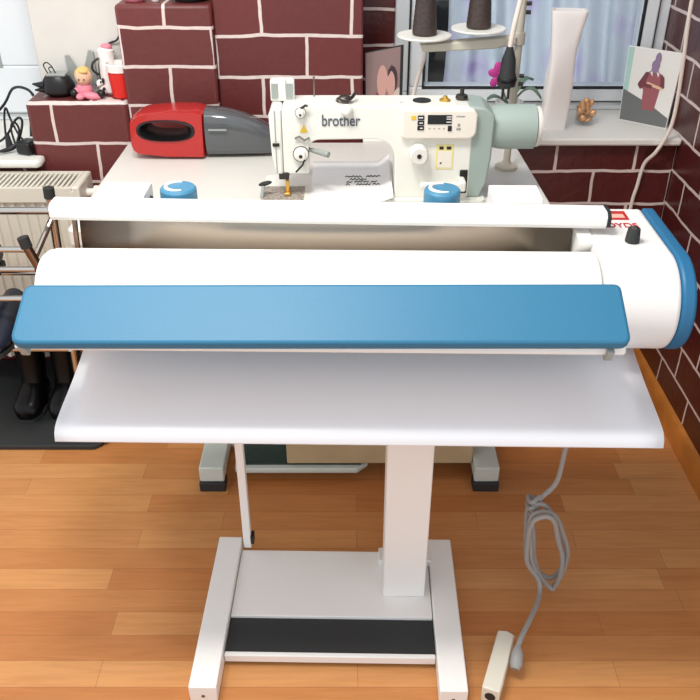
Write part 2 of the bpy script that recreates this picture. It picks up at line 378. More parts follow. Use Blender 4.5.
# sage side and motor
sg = rpoly([(.272, .986), (.312, .982), (.336, .965), (.334, .86), (.327, .80), (.312, .766), (.268, .766), (.272, .87)], [.0, .02, .02, .02, .01, .006, 0, 0])
MB().prism(sg, 'y', FY+.001, 2.02).build('side_cover', 'sage', t, bevel=.008, seg=3)
mo = MB().lathe([(.030, .325), (.047, .335), (.052, .36), (.052, .438), (.048, .441)], (0, 1.965, .922), 'x', 36).build('motor', 'sage', t)
MB().lathe([(.047, .441), (.0475, .447), (.045, .452), (.02, .453)], (0, 1.965, .922), 'x', 36).build('motor_cap', 'offwhite', mo)
# control panel
pn = MB().prism(rpoly([(.118, .983), (.284, .983), (.293, .970), (.292, .925), (.28, .914), (.118, .914)], [.006, .012, .006, .02, .02, .012]), 'y', FY-.014, FY+.02).build('control_panel', 'cream', t, bevel=.005, seg=3)
PY = FY-.0145
MB().box((.178, PY-.001, .950), (.233, PY+.001, .971)).build('display', 'dark', pn)
for zz in (.965, .953, .941): MB().prism(rpoly([(.155, zz-.005), (.170, zz-.005), (.170, zz+.005), (.155, zz+.005)], .0015), 'y', PY-.0014, PY+.001).build('button', 'dark', pn)
MB().prism(rpoly([(.225, .934), (.234, .934), (.234, .946), (.225, .946)], .0015), 'y', PY-.0014, PY+.001).build('button', 'dark', pn)
for k in range(3):
    zz = .965-.012*k; MB().box((.157+.002*k, PY-.002, zz-.0012), (.167, PY-.0014, zz+.0012)).build('button_mark', 'white', pn)
MB().box((.221, PY-.0016, .966), (.232, PY-.001, .968)).box((.221, PY-.0016, .961), (.232, PY-.001, .963)).box((.221, PY-.0016, .954), (.232, PY-.001, .956)).build('display_mark', 'white', pn)
MB().box((.140, PY-.0008, .960), (.151, PY+.001, .969)).build('warning_sticker', 'yellow2', pn)
for k in range(4): MB().box((.181+.011*k, PY-.0006, .939), (.185+.011*k, PY+.001, .941)).build('panel_mark', 'grey_plastic', pn)
MB().box((.243, PY-.0006, .967), (.263, PY+.001, .969)).box((.247, PY-.0006, .945), (.253, PY+.001, .951)).box((.245, PY-.0006, .936), (.255, PY+.001, .941)).build('panel_mark', 'grey_plastic', pn)
# dial, sticker, reverse lever
dl = MB().lathe([(.018, -.034), (.0215, -.03), (.0215, -.004), (.023, 0)], (.161, FY, .880), 'y').build('stitch_dial', 'offwhite', t)
MB().lathe([(.001, -.0355), (.0055, -.0355), (.0055, -.033)], (.161, FY, .880), 'y', 16).build('dial_screw', 'dark_metal', dl)
MB().box((.203, FY-.001, .838), (.244, FY+.001, .898)).build('caution_sticker', 'yellow', t)
MB().box((.207, FY-.0014, .842), (.240, FY+.001, .882)).build('sticker_print', 'cream', t)
for a, b in (((.213, .851), (.217, .855)), ((.210, .886), (.220, .893)), ((.227, .886), (.238, .893))): MB().box((a[0], FY-.0018, a[1]), (b[0], FY+.001, b[1])).build('sticker_mark', 'dark_metal', t)
MB().box((.262, FY-.003, .778), (.281, FY+.004, .836)).build('lever_slot', 'black', t, bevel=.002)
MB().box((.166, FY-.040, .800), (.266, FY-.024, .816)).box((.258, FY-.04, .795), (.274, FY+.002, .82)).build('reverse_lever', 'offwhite', t, bevel=.004)
# brand, left-end hardware
text('brand_lettering', 'brother', .037, (-.066, FY-.0012, .942), UPRIGHT, 'brand', t, sx=.765, offset=.0004)
for (x, z, r) in ((-.113, .974, .010), (-.115, .877, .015)):
    q = MB().lathe([(r*.6, -.026), (r*.75, -.024), (r*.75, -.012), (r*1.15, -.010), (r*1.15, -.006), (r*.8, -.004), (r*.8, 0)], (x, FY, z), 'y', 20).build('tension_knob', 'offwhite', t)
    MB().lathe([(.001, -.0275), (r*.28, -.027), (r*.28, -.024)], (x, FY, z), 'y', 12).build('knob_slot', 'dark_metal', q)
    MB().lathe([(r*1.28, -.009), (r*1.28, -.006)], (x, FY, z), 'y', 20).build('tension_plate', 'steel', q)
MB().tube([(-.112, FY-.008, .984), (-.101, FY-.012, .992), (-.096, FY-.012, .990)], .003, 8).build('thread_spring', 'dark_metal', t)
MB().prism([(-.117, .926), (-.098, .926), (-.1075, .945)], 'y', FY-.0012, FY+.001).build('warning_triangle', 'yellow2', t)
MB().tube([(-.128, FY-.004, .913), (-.118, FY-.006, .918), (-.106, FY-.006, .909), (-.094, FY-.004, .915)], .0026, 8).build('thread_guide', 'steel', t)
MB().tube([(-.10, FY+.02, .880), (-.05, FY-.012, .877)], [.005, .0075], 12).build('knee_lever', 'grey_plastic', t)
MB().tube([(-.105, FY-.008, .868), (-.112, FY-.012, .852), (-.128, FY-.010, .834)], .0022, 8).build('take_up_spring', 'dark', t)
nb_ = MB().box((-.170, FY-.002, .812), (-.146, 1.95, .83)).build('needle_clamp', 'dark_metal', t, bevel=.002)
MB().tube([(-.152, 1.925, .83), (-.152, 1.925, .772)], .0035, 10).build('needle_bar', 'gold', t)
MB().box((-.159, 1.905, .770), (-.145, 1.94, .777)).box((-.156, 1.915, .777), (-.147, 1.93, .806)).build('presser_foot', 'gold', t, bevel=.002)
MB().box((-.214, 1.888, .7665), (-.112, 1.975, .7682)).build('needle_plate', 'plate', t)
q = MB().tube([(-.214, 1.90, .767), (-.209, 1.915, .795)], .005, 8).build('lever_stem', 'grey_plastic', t)
MB().ball((-.205, 1.915, .798), (.017, .007, .0055), 14, Euler((0, R(-14), 0))).build('lever_blade', 'dark', q)
MB().tube([(-.085, 1.99, .98), (-.085, 1.99, 1.03)], .0018, 8).ball((-.085, 1.99, 1.031), .003, 8).build('thread_pin', 'steel', t)
q = MB().tube(crm([(-.03, 1.95, .988), (-.024, 1.93, .998), (-.005, 1.925, .995), (.006, 1.94, .999), (.012, 1.96, 1.002)], 5), .004, 8).ball((-.012, 1.94, .996), (.016, .012, .008), 12).build('top_tensioner', 'dark_metal', t)
MB().lathe([(.014, .0), (.014, -.01), (.006, -.022), (.003, -.024)], (-.007, FY+.0, .978), 'y', 16).build('boss', 'machine', t)
MB().lathe([(.001, .003), (.021, .003), (.022, 0)], (.168, 1.955, .985), 'z', 24).build('oil_cap', 'dark', t)
MB().lathe([(.014, 0), (.013, .004), (.006, .008), (.005, .012), (.001, .013)], (.222, 1.955, .985), 'z', 20).build('oil_gauge', 'gold', t)
MB().lathe([(.012, 0), (.015, .006), (.013, .012), (.005, .015), (.005, .025), (.001, .026)], (.262, 1.965, .985), 'z', 20).build('bobbin_winder', 'dark_metal', t)
for a in (.132, .137): MB().lathe([(.002, 0), (.001, .002)], (a-.015, 1.94, .985+.0), 'z', 8).build('screw', 'dark', t)

# paper with handwriting, half below the arm
pp = thing('paper_sheet', (.005, 2.0, .767), 'white sheet with handwritten lines lying under the machine arm', 'paper')
def pf(u, v):
    x = -.098 + .202*u; y = 1.875 + .285*v - .0
    return (x, y, .7675 + .026*max(0, u-.86)/.14*(1 if u > .86 else 0)*(.4+.6*v))
MB().grid(pf, 24, 10).build('sheet', 'paper', pp, solid=.0006)
pen = MB(); rr = random.Random(3)
for (x0, x1, y) in ((-.012, .033, 2.042), (.042, .084, 2.045), (.0, .044, 2.022), (-.008, .006, 2.004), (.012, .05, 2.006), (.054, .07, 2.006), (-.010, .0, 1.986), (.006, .010, 1.988), (.016, .052, 1.987), (.058, .076, 1.988)):
    pts = []; x = x0; k = 0
    while x < x1:
        pts.append((x, y + (.006 if k % 2 else -.004) * rr.uniform(.4, 1.2), .7690)); x += .0042*rr.uniform(.7, 1.3); k += 1
    if len(pts) > 1: pen.tube(crm(pts, 3), .0011, 5)
pen.build('handwriting', 'ink', pp)

# ================================================================== THREAD STAND
t = thing('thread_stand', (.415, 2.13, .7605), 'beige upright thread stand with two white discs behind the machine', 'thread stand')
MB().lathe([(.03, .7605), (.03, .768), (.014, .772), (.011, .78)], (.415, 2.13, 0)).build('base', 'beam', t)
MB().tube([(.415, 2.13, .775), (.415, 2.13, 1.42)], .0095, 14).build('pole', 'beam', t)
MB().lathe([(.014, 1.075), (.014, 1.105)], (.415, 2.13, 0)).build('clamp', 'beam', t, bevel=.002)
for z in (.98, 1.0, 1.15, 1.17): MB().lathe([(.005, 0), (.005, .012), (.001, .013)], (.424, 2.13, z), 'x', 10).build('screw', 'dark_metal', t)
MB().prism([(.172, 1.077), (.405, 1.097), (.405, 1.077), (.35, 1.068), (.178, 1.06)], 'y', 2.112, 2.148).build('cross_arm', 'beam', t, bevel=.003)
for (x, z) in ((.182, 1.094), (.313, 1.110)):
    d_ = MB().lathe([(.01, -.014), (.012, -.002), (.064, -.001), (.067, .002), (.066, .005), (.02, .004)], (x, 2.13, z), seg=40).build('spool_disc', 'disc', t)
    MB().tube([(x, 2.13, z), (x, 2.13, z+.17)], .004, 10).build('spool_pin', 'beam', t)
for (x, z, la) in ((.182, 1.1, 'dark brown thread cone on the left disc of the stand'), (.313, 1.116, 'dark brown thread cone on the right disc of the stand')):
    pr = [(.0055, 0), (.029, 0), (.030, .003)] + [(.030 - .010*k/24 + (.0006 if k % 2 else 0), .004 + .13*k/24) for k in range(25)] + [(.018, .138), (.0055, .138)]
    cn = thing('thread_cone', (x, 2.13, z), la, 'thread cone', 'thread cones on the stand')
    MB().lathe(pr, (x, 2.13, z), seg=28).build('wound_thread', 'cone', cn)
    MB().lathe([(.0052, .138), (.014, .138), (.013, .15), (.0052, .15)], (x, 2.13, z), seg=20).build('core', 'beam', cn)
t = thing('hanging_plug', (.40, 2.09, .97), 'black plug hanging on a white cable beside the stand pole', 'plug')
MB().lathe([(.012, .985), (.0215, .987), (.0225, .995), (.022, 1.012), (.019, 1.02), (.017, 1.05), (.009, 1.075), (.008, 1.08)], (.386, 2.085, 0), seg=24).build('plug_body', 'rubber', t)
MB().lathe([(.0235, .998), (.0245, 1.0), (.0245, 1.006), (.0235, 1.008)], (.386, 2.085, 0), seg=24).build('plug_ring', 'black', t)
MB().tube([(.379, 2.085, .987), (.379, 2.085, .955)], .0035, 8).tube([(.393, 2.085, .987), (.393, 2.085, .955)], .0035, 8).build('prong', 'steel', t)
MB().tube(crm([(.386, 2.085, 1.076), (.39, 2.085, 1.12), (.40, 2.09, 1.18), (.412, 2.10, 1.25), (.42, 2.108, 1.40)], 6), .0062, 10).build('cable', 'cord_white', t)
MB().tube([(.42, 2.108, 1.395), (.418, 2.12, 1.40)], .008, 8).build('cable_tie', 'dark', t)
tag(MB().tube(crm([(.225, 2.2, 1.35), (.215, 2.2, 1.24), (.203, 2.2, 1.16), (.196, 2.2, 1.09), (.19, 2.2, 1.03), (.17, 2.2, .95), (.16, 2.21, .86), (.17, 2.24, .763)], 6), .0052, 10).build('white_cable', 'cord_white'), 'thin white cable hanging down behind the left thread cone', 'cable')

# ================================================================== HANDHELD VACUUM
t = thing('handheld_vacuum', (-.41, 2.24, .7605), 'red handheld vacuum with smoky dust cup, standing on the table', 'vacuum')
VY0, VY1 = 2.195, 2.295
outer = [Vector(p) for p in rpoly([(-.592, .864), (-.56, .884), (-.48, .892), (-.389, .890), (-.393, .764), (-.50, .765), (-.588, .775), (-.596, .80)], [.014, .02, .02, .0, .0, .02, .014, .01], 5)]
ctr = Vector((-.494, .840)); n = 48
def hit(a, poly):
    d = Vector((math.cos(a), math.sin(a))); best = None
    for i in range(len(poly)):
        p, q = poly[i], poly[(i+1) % len(poly)]; e = q-p; den = d.x*e.y-d.y*e.x
        if abs(den) < 1e-9: continue
        w = p-ctr; tt = (w.x*e.y-w.y*e.x)/den; s_ = (w.x*d.y-w.y*d.x)/den
        if tt > 0 and -.0001 <= s_ <= 1.0001 and (best is None or tt < best): best = tt
    return ctr + d*(best or .05)
def slot(a, k=1, dx=0, dz=0):
    c, s_ = math.cos(a), math.sin(a)
    return ctr + Vector((.078*k*math.copysign(abs(c)**.8, c) + dx, .029*k*math.copysign(abs(s_)**.8, s_) + dz + .08*.0*c))
def ring(f, y): return [(f(2*math.pi*j/n).x, y, f(2*math.pi*j/n).y) for j in range(n)]
O_ = lambda a: hit(a, outer); O2 = lambda a: ctr + (hit(a, outer)-ctr)*.95
I_ = lambda a: slot(a)
vb = MB(); vb.rings([ring(I_, VY0), ring(O2, VY0), ring(O_, VY0+.02), ring(O_, VY1-.02), ring(O2, VY1), ring(I_, VY1)], closed=True)
body = vb.build('body', 'red', t, smooth=40)
J_ = lambda a: slot(a, .74, 0, .002); K_ = lambda a: slot(a, 1.0)
gb = MB(); gb.rings([ring(K_, VY0-.002), ring(lambda a: slot(a, .9), VY0-.006), ring(J_, VY0+.012), ring(J_, VY1-.012), ring(K_, VY1+.002)], closed=True)
gb.build('handle_opening', 'black', body, smooth=50)
cup = []
for k in range(9):
    u = k/8; x = -.390 + .178*u; top = .890 - .004*u - .052*u**2.2; bot = .764 + .002*u; hw = .048*(1-.35*u*u)
    cup.append([(x, 2.245 + hw*math.copysign(abs(math.cos(a))**.6, math.cos(a)), (top+bot)/2 + (top-bot)/2*math.copysign(abs(math.sin(a))**.6, math.sin(a))) for a in [2*math.pi*j/32 for j in range(32)]])
MB().rings(cup).build('dust_cup', 'smoke', t)
MB().box((-.378, 2.188, .842), (-.33, 2.193, .846)).build('catch', 'grey_plastic', t)

# ================================================================== ROTARY IRON
t = thing('rotary_iron', (0, 1.30, 0), 'white and blue rotary ironing machine on a column stand', 'rotary iron', rz=R(-1.0))
t['label'] = 'large white and blue rotary ironing machine standing in the foreground'
for (a, b) in ((-.324, -.267), (.186, .243)):
    f_ = MB().box((a, 1.058, .004), (b, 1.482, .05)).build('foot', 'white', t, bevel=.0025)
    MB().box((a+.004, 1.064, 0), (b-.004, 1.09, .004)).build('foot_pad', 'rubber', f_); MB().box((a+.004, 1.45, 0), (b-.004, 1.476, .004)).build('foot_pad', 'rubber', f_)
    MB().lathe([(.001, -.001), (.004, -.001), (.004, .002)], ((a+b)/2, 1.058, .022), 'y', 12).build('foot_screw', 'steel', f_)
bp = MB().box((-.2655, 1.253, .012), (.1845, 1.452, .036)).build('base_plate', 'white', t, bevel=.002)
MB().box((-.2655, 1.160, .012), (.1845, 1.2525, .029)).build('foot_mat', 'rubber', t, bevel=.001)
MB().box((-.2655, 1.149, .012), (.1845, 1.160, .033)).build('mat_lip', 'white', t, bevel=.002)
MB().box((.066, 1.405, .036), (.19, 1.447, .055)).build('column_socket', 'white', t, bevel=.002)
MB().box((.075, 1.312, .0362), (.170, 1.404, .640)).build('column', 'white', t, bevel=.003)
q = MB().box((-.262, 1.458, .036), (-.243, 1.476, .668)).build('support_rod', 'white', t, bevel=.002)
MB().box((-.243, 1.456, .052), (-.236, 1.478, .075)).build('rod_clip', 'black', q)
# tray: concave sheet rolled down along its front edge
prof = crm([(1.52, .690), (1.44, .668), (1.36, .655), (1.28, .647), (1.20, .643), (1.158, .639), (1.142, .630), (1.137, .616)], 5)
def tw(y): k = (1.5-y)/.36; return -.530+.018*k, .556-.012*k
rs_ = []
for p in prof:
    l, r_ = tw(p.x); rs_.append([(l+(r_-l)*j/24, p.x, p.y - .0) for j in range(25)])
mb = MB(); mb.grid(lambda u, v: rs_[round(u*(len(rs_)-1))][round(v*24)], len(rs_)-1, 24)
mb.build('tray', 'white_gloss', t, solid=.005)
MB().box((.05, 1.30, .6), (.2, 1.46, .641)).build('tray_support', 'white', t, bevel=.004)
# roller
AY, AZ, RR = 1.40, .768, .086
rp = [(.02, -.582), (.066, -.582), (.077, -.578), (.083, -.570), (RR, -.556), (RR, .452), (.08, .456), (.02, .457)]
MB().lathe(rp, (0, AY, AZ), 'x', 72).build('roller', 'cloth', t)
# feed board
def board():
    b0 = Vector((0, 1.131, .825)); e = Vector((0, .095, .053)); nrm = Vector((0, -e.z, e.y)).normalized()
    pts = rpoly([(-.547, 0), (.451, 0), (.449, 1), (-.545, 1)], 0)
    pr2 = rpoly([(-.549, 0), (.452, 0), (.450, .115), (-.546, .115)], [.022, .018, .014, .018], 6)
    ed = e.normalized(); m_ = MB()
    A = [b0 + ed*v + Vector((u, 0, 0)) - nrm*.0 for u, v in pr2]; B = [p - nrm*.022 for p in A]
    tilt = lambda p: p + Vector((0, 0, .011*(p.x+.05)))
    va = [m_.bm.verts.new(tilt(p)) for p in A]; vb_ = [m_.bm.verts.new(tilt(p)) for p in B]
    m_._f(va); m_._f(vb_[::-1])
    for i in range(len(va)): m_._f([va[i], va[(i+1) % len(va)], vb_[(i+1) % len(va)], vb_[i]])
    return m_
MB.build(board(), 'feed_board', 'blue', t, bevel=.006, seg=3)
MB().prism([(1.149, .797), (1.152, .812), (1.225, .850), (1.322, .800), (1.316, .768), (1.329, .715), (1.31, .70)], 'x', -.512, .452).build('carrier_light_block', 'white', t, bevel=.004)  # carrier lip in front, body added back to the roller to block light
MB().prism([(1.142, .803), (1.142, .808), (1.20, .842), (1.20, .832)], 'x', -.545, -.512).build('carrier_tab', 'white', t, bevel=.001)
for x in (-.535, .425):
    MB().prism([(1.140, .806), (1.150, .786), (1.158, .780), (1.19, .81), (1.185, .83)], 'x', x-.006, x+.006).build('board_bracket', 'grey_plastic', t, bevel=.002)
# right housing and its blue cap
def hp(g=0):
    pts = [(1.615+g, .862+g)]
    for k in range(25):
        a = R(84 + 190*k/24)
        pts.append((AY + (.098+g)*math.cos(a), AZ + (.095+g)*math.sin(a)))
    return pts + [(1.615+g, .69-g)]
hs = MB().prism(hp(), 'x', .4585, .5935).build('housing', 'white', t, bevel=.008, seg=3)
MB().prism(hp(.001), 'x', .5938, .6205).build('end_cap', 'cap_blue_shaded', t, bevel=.006, seg=3)
MB().prism(rpoly([(1.585, .865), (1.44, .865), (1.47, .83), (1.53, .72), (1.6, .72)], [.01, .02, .03, .02, .01]), 'x', .432, .46).build('housing_fairing', 'white', t, bevel=.008, seg=3)
kb = MB().lathe([(.0135, 0), (.0135, .004), (.0115, .025), (.010, .027)], (.530, 1.447, .864)).build('control_knob', 'rubber', hs)
MB().lathe([(.001, .0295), (.0065, .029), (.007, .026)], (.530, 1.447, .864)).build('knob_tip', 'steel', kb)
bd = MB().box((.508, 1.552, .8625), (.553, 1.594, .8640)).build('badge', 'red_mark', hs)
MB().box((.515, 1.558, .864), (.546, 1.577, .8646)).build('badge_light', 'pinkmark', bd)
text('brand_lettering', 'LLOYDS', .030, (.476, 1.514, .8630), Euler((0, 0, 0)), 'red_mark', hs, extrude=.0004, sx=.80, offset=.0003)
# press bar, heated shoe, hinge boxes, clamps
bar = rpoly([(1.474, .886), (1.474, .903), (1.484, .9115), (1.52, .9115), (1.52, .886)], [.002, .004, .004, .004, .002])
pb = MB().prism(bar, 'x', -.588, .478).build('press_bar', 'white', t, bevel=.002)
MB().prism([(y_ + (y_-1.497)*.1, z_ + (z_-.899)*.12) for y_, z_ in bar], 'x', .478, .484).build('bar_end', 'dark', pb)
MB().box((-.588, 1.479, .880), (.478, 1.515, .8865)).build('bar_lip', 'offwhite', pb)
pb.rotation_euler = (0, R(.55), 0)
arc = [(p.x, p.y) for p in crm([(1.46, .672), (1.482, .70), (1.497, .735), (1.500, .77), (1.500, .80), (1.502, .83), (1.508, .86), (1.514, .882)], 4)]
sh = MB(); sh.grid(lambda u, v: (-.535 + .965*v, *arc[round(u*(len(arc)-1))]), len(arc)-1, 2)
so = sh.build('heated_shoe', 'shoe_steel', t, solid=.006)
for x in (-.545,):
    MB().tube([(x, a-.002, b) for a, b in arc[6:]], .0055, 8).build('shoe_edge', 'brown_chrome', so)
MB().prism(rpoly([(1.525, .70), (1.59, .70), (1.595, .868), (1.524, .874)], .012), 'x', -.53, .43).build('shoe_cover', 'white', t, bevel=.004)
for x in (-.455, .322):
    h_ = MB().prism(rpoly([(1.523, .872), (1.523, .917), (1.60, .917), (1.60, .872)], [.002, .006, .006, .002]), 'x', x-.048, x+.048).build('hinge_box', 'white', t, bevel=.004)
    MB().lathe([(.006, 0), (.006, .004), (.001, .005)], (x+.048, 1.575, .892), 'x', 12).build('hinge_screw', 'dark_metal', h_)
for x in (-.346, .178):
    k_ = MB().lathe([(.036, .871), (.0365, .90), (.036, .918), (.033, .922), (.012, .9225)], (x, 1.562, 0), seg=32).build('clamp_knob', 'knob_blue', t)
    arcp = [(x + .024*math.cos(R(a)), 1.562 + .024*math.sin(R(a)), .9232) for a in range(80, 305, 9)]
    MB().tube(arcp, [.0012 + .0028*math.sin(math.pi*min(1, (i+1)/26)) for i in range(len(arcp))], 8).build('knob_arc', 'white', k_)

# power cord and strip
t = thing('power_cable', (.44, 1.38, 0), 'grey power cable coiled in loops below the iron, running to the floor strip', 'cable')
pts = [(.50, 1.46, .655), (.485, 1.42, .55), (.459, 1.385, .42), (.45, 1.378, .325), (.425, 1.375, .285), (.40, 1.372, .255)]
cx, cz = .441, .158
for k in range(40):
    a = R(140) + 2*math.pi*k/12
    w_ = .038 + .010*math.sin(k*.37); h_ = .120 + .014*math.sin(k*.45+1)
    x = cx + w_*math.cos(a) - .0*math.sin(a); z = cz + h_*math.sin(a); x -= .22*(z-cz)
    pts.append((x + .004*math.sin(k*2.1), 1.372 - .0012*k + .006*math.sin(k*.7), z))
pts += [(.432, 1.31, .050), (.414, 1.265, .056), (.390, 1.22, .060), (.366, 1.18, .056), (.355, 1.158, .049)]
MB().tube(crm(pts, 5), .0056, 10).build('cable', 'cord_grey', t)
MB().tube(crm([(.402 + .014*math.cos(a*2.1), 1.372 - .016*math.sin(a*2.1), .285 - .012*a/2) for a in range(8)], 5), .0055, 8).build('cable_wrap', 'cord_grey', t)
MB().tube([(.357, 1.163, .050), (.354, 1.148, .046), (.348, 1.128, .036), (.345, 1.120, .032)], [.007, .0125, .014, .010], 12).build('plug', 'cord_grey', t)
sp = thing('power_strip', (.31, 1.11, 0), 'cream power strip lying on the floor right of the stand foot', 'power strip')
ang = math.atan2(1.21-1.065, .324-.27); dx = Vector((math.cos(ang), math.sin(ang), 0)); sx_ = Vector((math.sin(ang), -math.cos(ang), 0))
E0 = Vector((.268, 1.067, 0)); E1 = Vector((.324, 1.214, 0)); wd = .037
def strip(z0, z1, g0=0, g1=0):
    base = [E0 + sx_*g0 + dx*g0, E0 + sx_*(wd-g0) + dx*g0, E1 + sx_*(wd-g0) - dx*(.006+g0), E1 + sx_*wd*.5 - dx*g0, E1 + sx_*g0 - dx*(.006+g0)]
    m_ = MB(); A = [m_.bm.verts.new(p + Vector((0, 0, z0))) for p in base]; B = [m_.bm.verts.new(p + Vector((0, 0, z1))) for p in base]
    m_._f(A[::-1]); m_._f(B)
    for i in range(5): m_._f([A[i], A[(i+1) % 5], B[(i+1) % 5], B[i]])
    return m_
strip(0, .047).build('strip_body', 'strip', sp, bevel=.003)
cc = (E0 + sx_*wd*.5 + dx*.035)
for k in range(2):
    c2 = E0 + sx_*(wd) + dx*(.04 + .05*k)
    q = MB(); q.tube([c2 + Vector((0, 0, .024)) - sx_*.002, c2 + Vector((0, 0, .024)) + sx_*.001], .014, 20); q.build('socket', 'offwhite', sp)
c2 = E0 + sx_*wd*.5 + Vector((0, 0, .024))
MB().tube([c2 + dx*.002, c2 - dx*.001], .011, 18).build('end_socket', 'dark', sp)

# white cable on the right wall
tag(MB().tube(crm([(.905, 2.33, 1.30), (.898, 2.335, 1.14), (.908, 2.337, 1.0), (.915, 2.337, .88), (.910, 2.335, .80), (.885, 2.338, .735), (.866, 2.362, .69), (.858, 2.364, .62), (.852, 2.366, .56), (.85, 2.366, .40), (.852, 2.34, .10), (.86, 2.3, .006), (.9, 2.2, .006)], 6), .0055, 10).build('wall_cable', 'cord_white'), 'pinkish white cable hanging down the back wall at the right corner', 'cable')

# ================================================================== RIGHT SILL THINGS
vs = []; VP = [(0, .073, .042, 0), (.06, .075, .044, 6), (.13, .078, .046, 10), (.2, .070, .044, 4), (.26, .080, .048, -6), (.32, .098, .054, -10), (.331, .099, .053, -10)]
ctr_x = [.602, .604, .605, .605, .607, .610, .610]
def sq(cx, cy, a, b, rot, z):
    out = []
    for j in range(32):
        th = 2*math.pi*j/32; c, s_ = math.cos(th), math.sin(th)
        x = a/2*math.copysign(abs(c)**.35, c); y = b/2*math.copysign(abs(s_)**.35, s_); r0 = R(rot)
        out.append((cx + x*math.cos(r0) - y*math.sin(r0), cy + x*math.sin(r0) + y*math.cos(r0), z))
    return out
rings_ = []
P4 = [crm([(h, a, b) for h, a, b, r0 in VP], 4), crm([(x, r0, 0) for x, (_, _, _, r0) in zip(ctr_x, VP)], 4)]
for u, v in zip(*P4): rings_.append(sq(v.x, 2.45, u.y, u.z, v.y, .7703 + u.x))
inner = [sq(.610, 2.45, .088, .042, -10, 1.1013), sq(.607, 2.45, .07, .036, -6, 1.03), sq(.605, 2.45, .05, .028, 0, .93)]
tag(MB().rings(rings_ + inner).build('vase', 'porcelain', smooth=50), 'tall white wavy square vase on the right window sill', 'vase')
t = thing('candle_glass', (.705, 2.49, .7702), 'small clear glass of golden petals beside the tall white vase', 'glass')
MB().lathe([(.001, .0), (.024, 0), (.027, .012), (.026, .04), (.024, .04), (.024, .012), (.001, .006)], (.705, 2.49, .7702), seg=24).build('glass_cup', 'glass', t)
pe = MB(); rr = random.Random(5)
for k in range(16):
    a = rr.uniform(0, 6.28); d = rr.uniform(.0, .022); z = .785 + rr.uniform(.0, .055)
    pe.ball((.705 + d*math.cos(a)*1.1, 2.49 + d*math.sin(a), z), (rr.uniform(.011, .016), rr.uniform(.005, .010), rr.uniform(.007, .011)), 8, Euler((rr.uniform(0, 3), rr.uniform(0, 3), 0)))
pe.build('golden_petals', 'petal', t)

def photo(name, base_l, base_r, top_l, top_r, label, pieces, thick=.008, back='white'):
    """a free-standing printed panel between four corner points; pieces: (material, polygon in 0..1 panel coordinates)"""
    bl, br_, tl, tr_ = map(Vector, (base_l, base_r, top_l, top_r))
    t = thing(name, (bl+br_)/2, label, 'photo')
    nrm = (br_-bl).cross(tl-bl).normalized()
    tr_.y -= (tr_-bl).dot(nrm)/nrm.y          # keep the four corners in one plane
    if nrm.y > 0: nrm = -nrm
    P = lambda u, v, d: (bl*(1-u)+br_*u)*(1-v) + (tl*(1-u)+tr_*u)*v + nrm*d
    m_ = MB(); F = [m_.bm.verts.new(P(u, v, 0)) for u, v in ((0,0),(1,0),(1,1),(0,1))]; B = [m_.bm.verts.new(P(u, v, -thick)) for u, v in ((0,0),(1,0),(1,1),(0,1))]
    m_._f(F); m_._f(B[::-1])
    for i in range(4): m_._f([F[i], B[i], B[(i+1) % 4], F[(i+1) % 4]])
    m_.build('panel', back, t)
    pic = MB(); mats = []
    for k, (mm, poly) in enumerate(pieces):
        if mm not in mats: mats.append(mm)
        pic.m = mats.index(mm); pic.quad([P(u, v, .0003 + .0002*k) for u, v in poly])
    pic.build('picture', mats, t, smooth=0)
    ft = MB(); mid = (bl+br_)/2 - nrm*thick
    top = P(.5, .6, -thick)
    ft.prism([(0,0),(1,0),(1,1)], 'x', 0, .001) if False else None
    b2 = Vector((mid.x - nrm.x*.06, mid.y - nrm.y*.06, bl.z)); w_ = (br_-bl).normalized()*.02
    ft.rings([[top-w_, top+w_, top+w_-nrm*.003, top-w_-nrm*.003], [b2-w_, b2+w_, b2+w_-nrm*.003, b2-w_-nrm*.003]])
    ft.build('easel_leg', 'grey_plastic', t)
    return t
ell = lambda cx, cy, a, b, n=18, r0=0: [(cx + a*math.cos(2*math.pi*k/n)*math.cos(r0) - b*math.sin(2*math.pi*k/n)*math.sin(r0), cy + a*math.cos(2*math.pi*k/n)*math.sin(r0) + b*math.sin(2*math.pi*k/n)*math.cos(r0)) for k in range(n)]
photo('portrait_photo', (.825, 2.535, .7705), (.938, 2.44, .7705), (.822, 2.55, .985), (.948, 2.45, .985),
      'frameless photo of a person with folded arms, standing at the right sill corner',
      [('photo_bg', [(.01,.01),(.99,.01),(.99,.99),(.01,.99)]), ('teal', [(.01,.35),(.10,.35),(.12,.99),(.01,.99)]),
       ('photo_floor', [(.01,.01),(.99,.01),(.99,.14),(.62,.27),(.01,.43)]),
       ('shirt', rpoly([(.42,.20),(.68,.20),(.72,.50),(.74,.68),(.62,.72),(.48,.72),(.38,.66),(.34,.50),(.40,.46)], .03)),
       ('shirt_dark', rpoly([(.27,.52),(.40,.70),(.47,.70),(.40,.50),(.34,.46)], .03)), ('shirt_dark', rpoly([(.68,.70),(.76,.66),(.80,.52),(.72,.50)], .03)),
       ('skin', rpoly([(.44,.535),(.76,.49),(.76,.525),(.46,.575)], .01)), ('shirt_dark', rpoly([(.30,.51),(.55,.49),(.56,.54),(.36,.555)], .01)),
       ('haze', ell(.56,.80,.075,.075)), ('haze', ell(.585,.885,.055,.085)), ('haze', rpoly([(.49,.70),(.63,.70),(.62,.80),(.50,.80)], .02)),
       ('photo_bg', [(.48,.70),(.52,.72),(.54,.65)]), ('photo_bg', [(.60,.72),(.66,.70),(.64,.65)])])
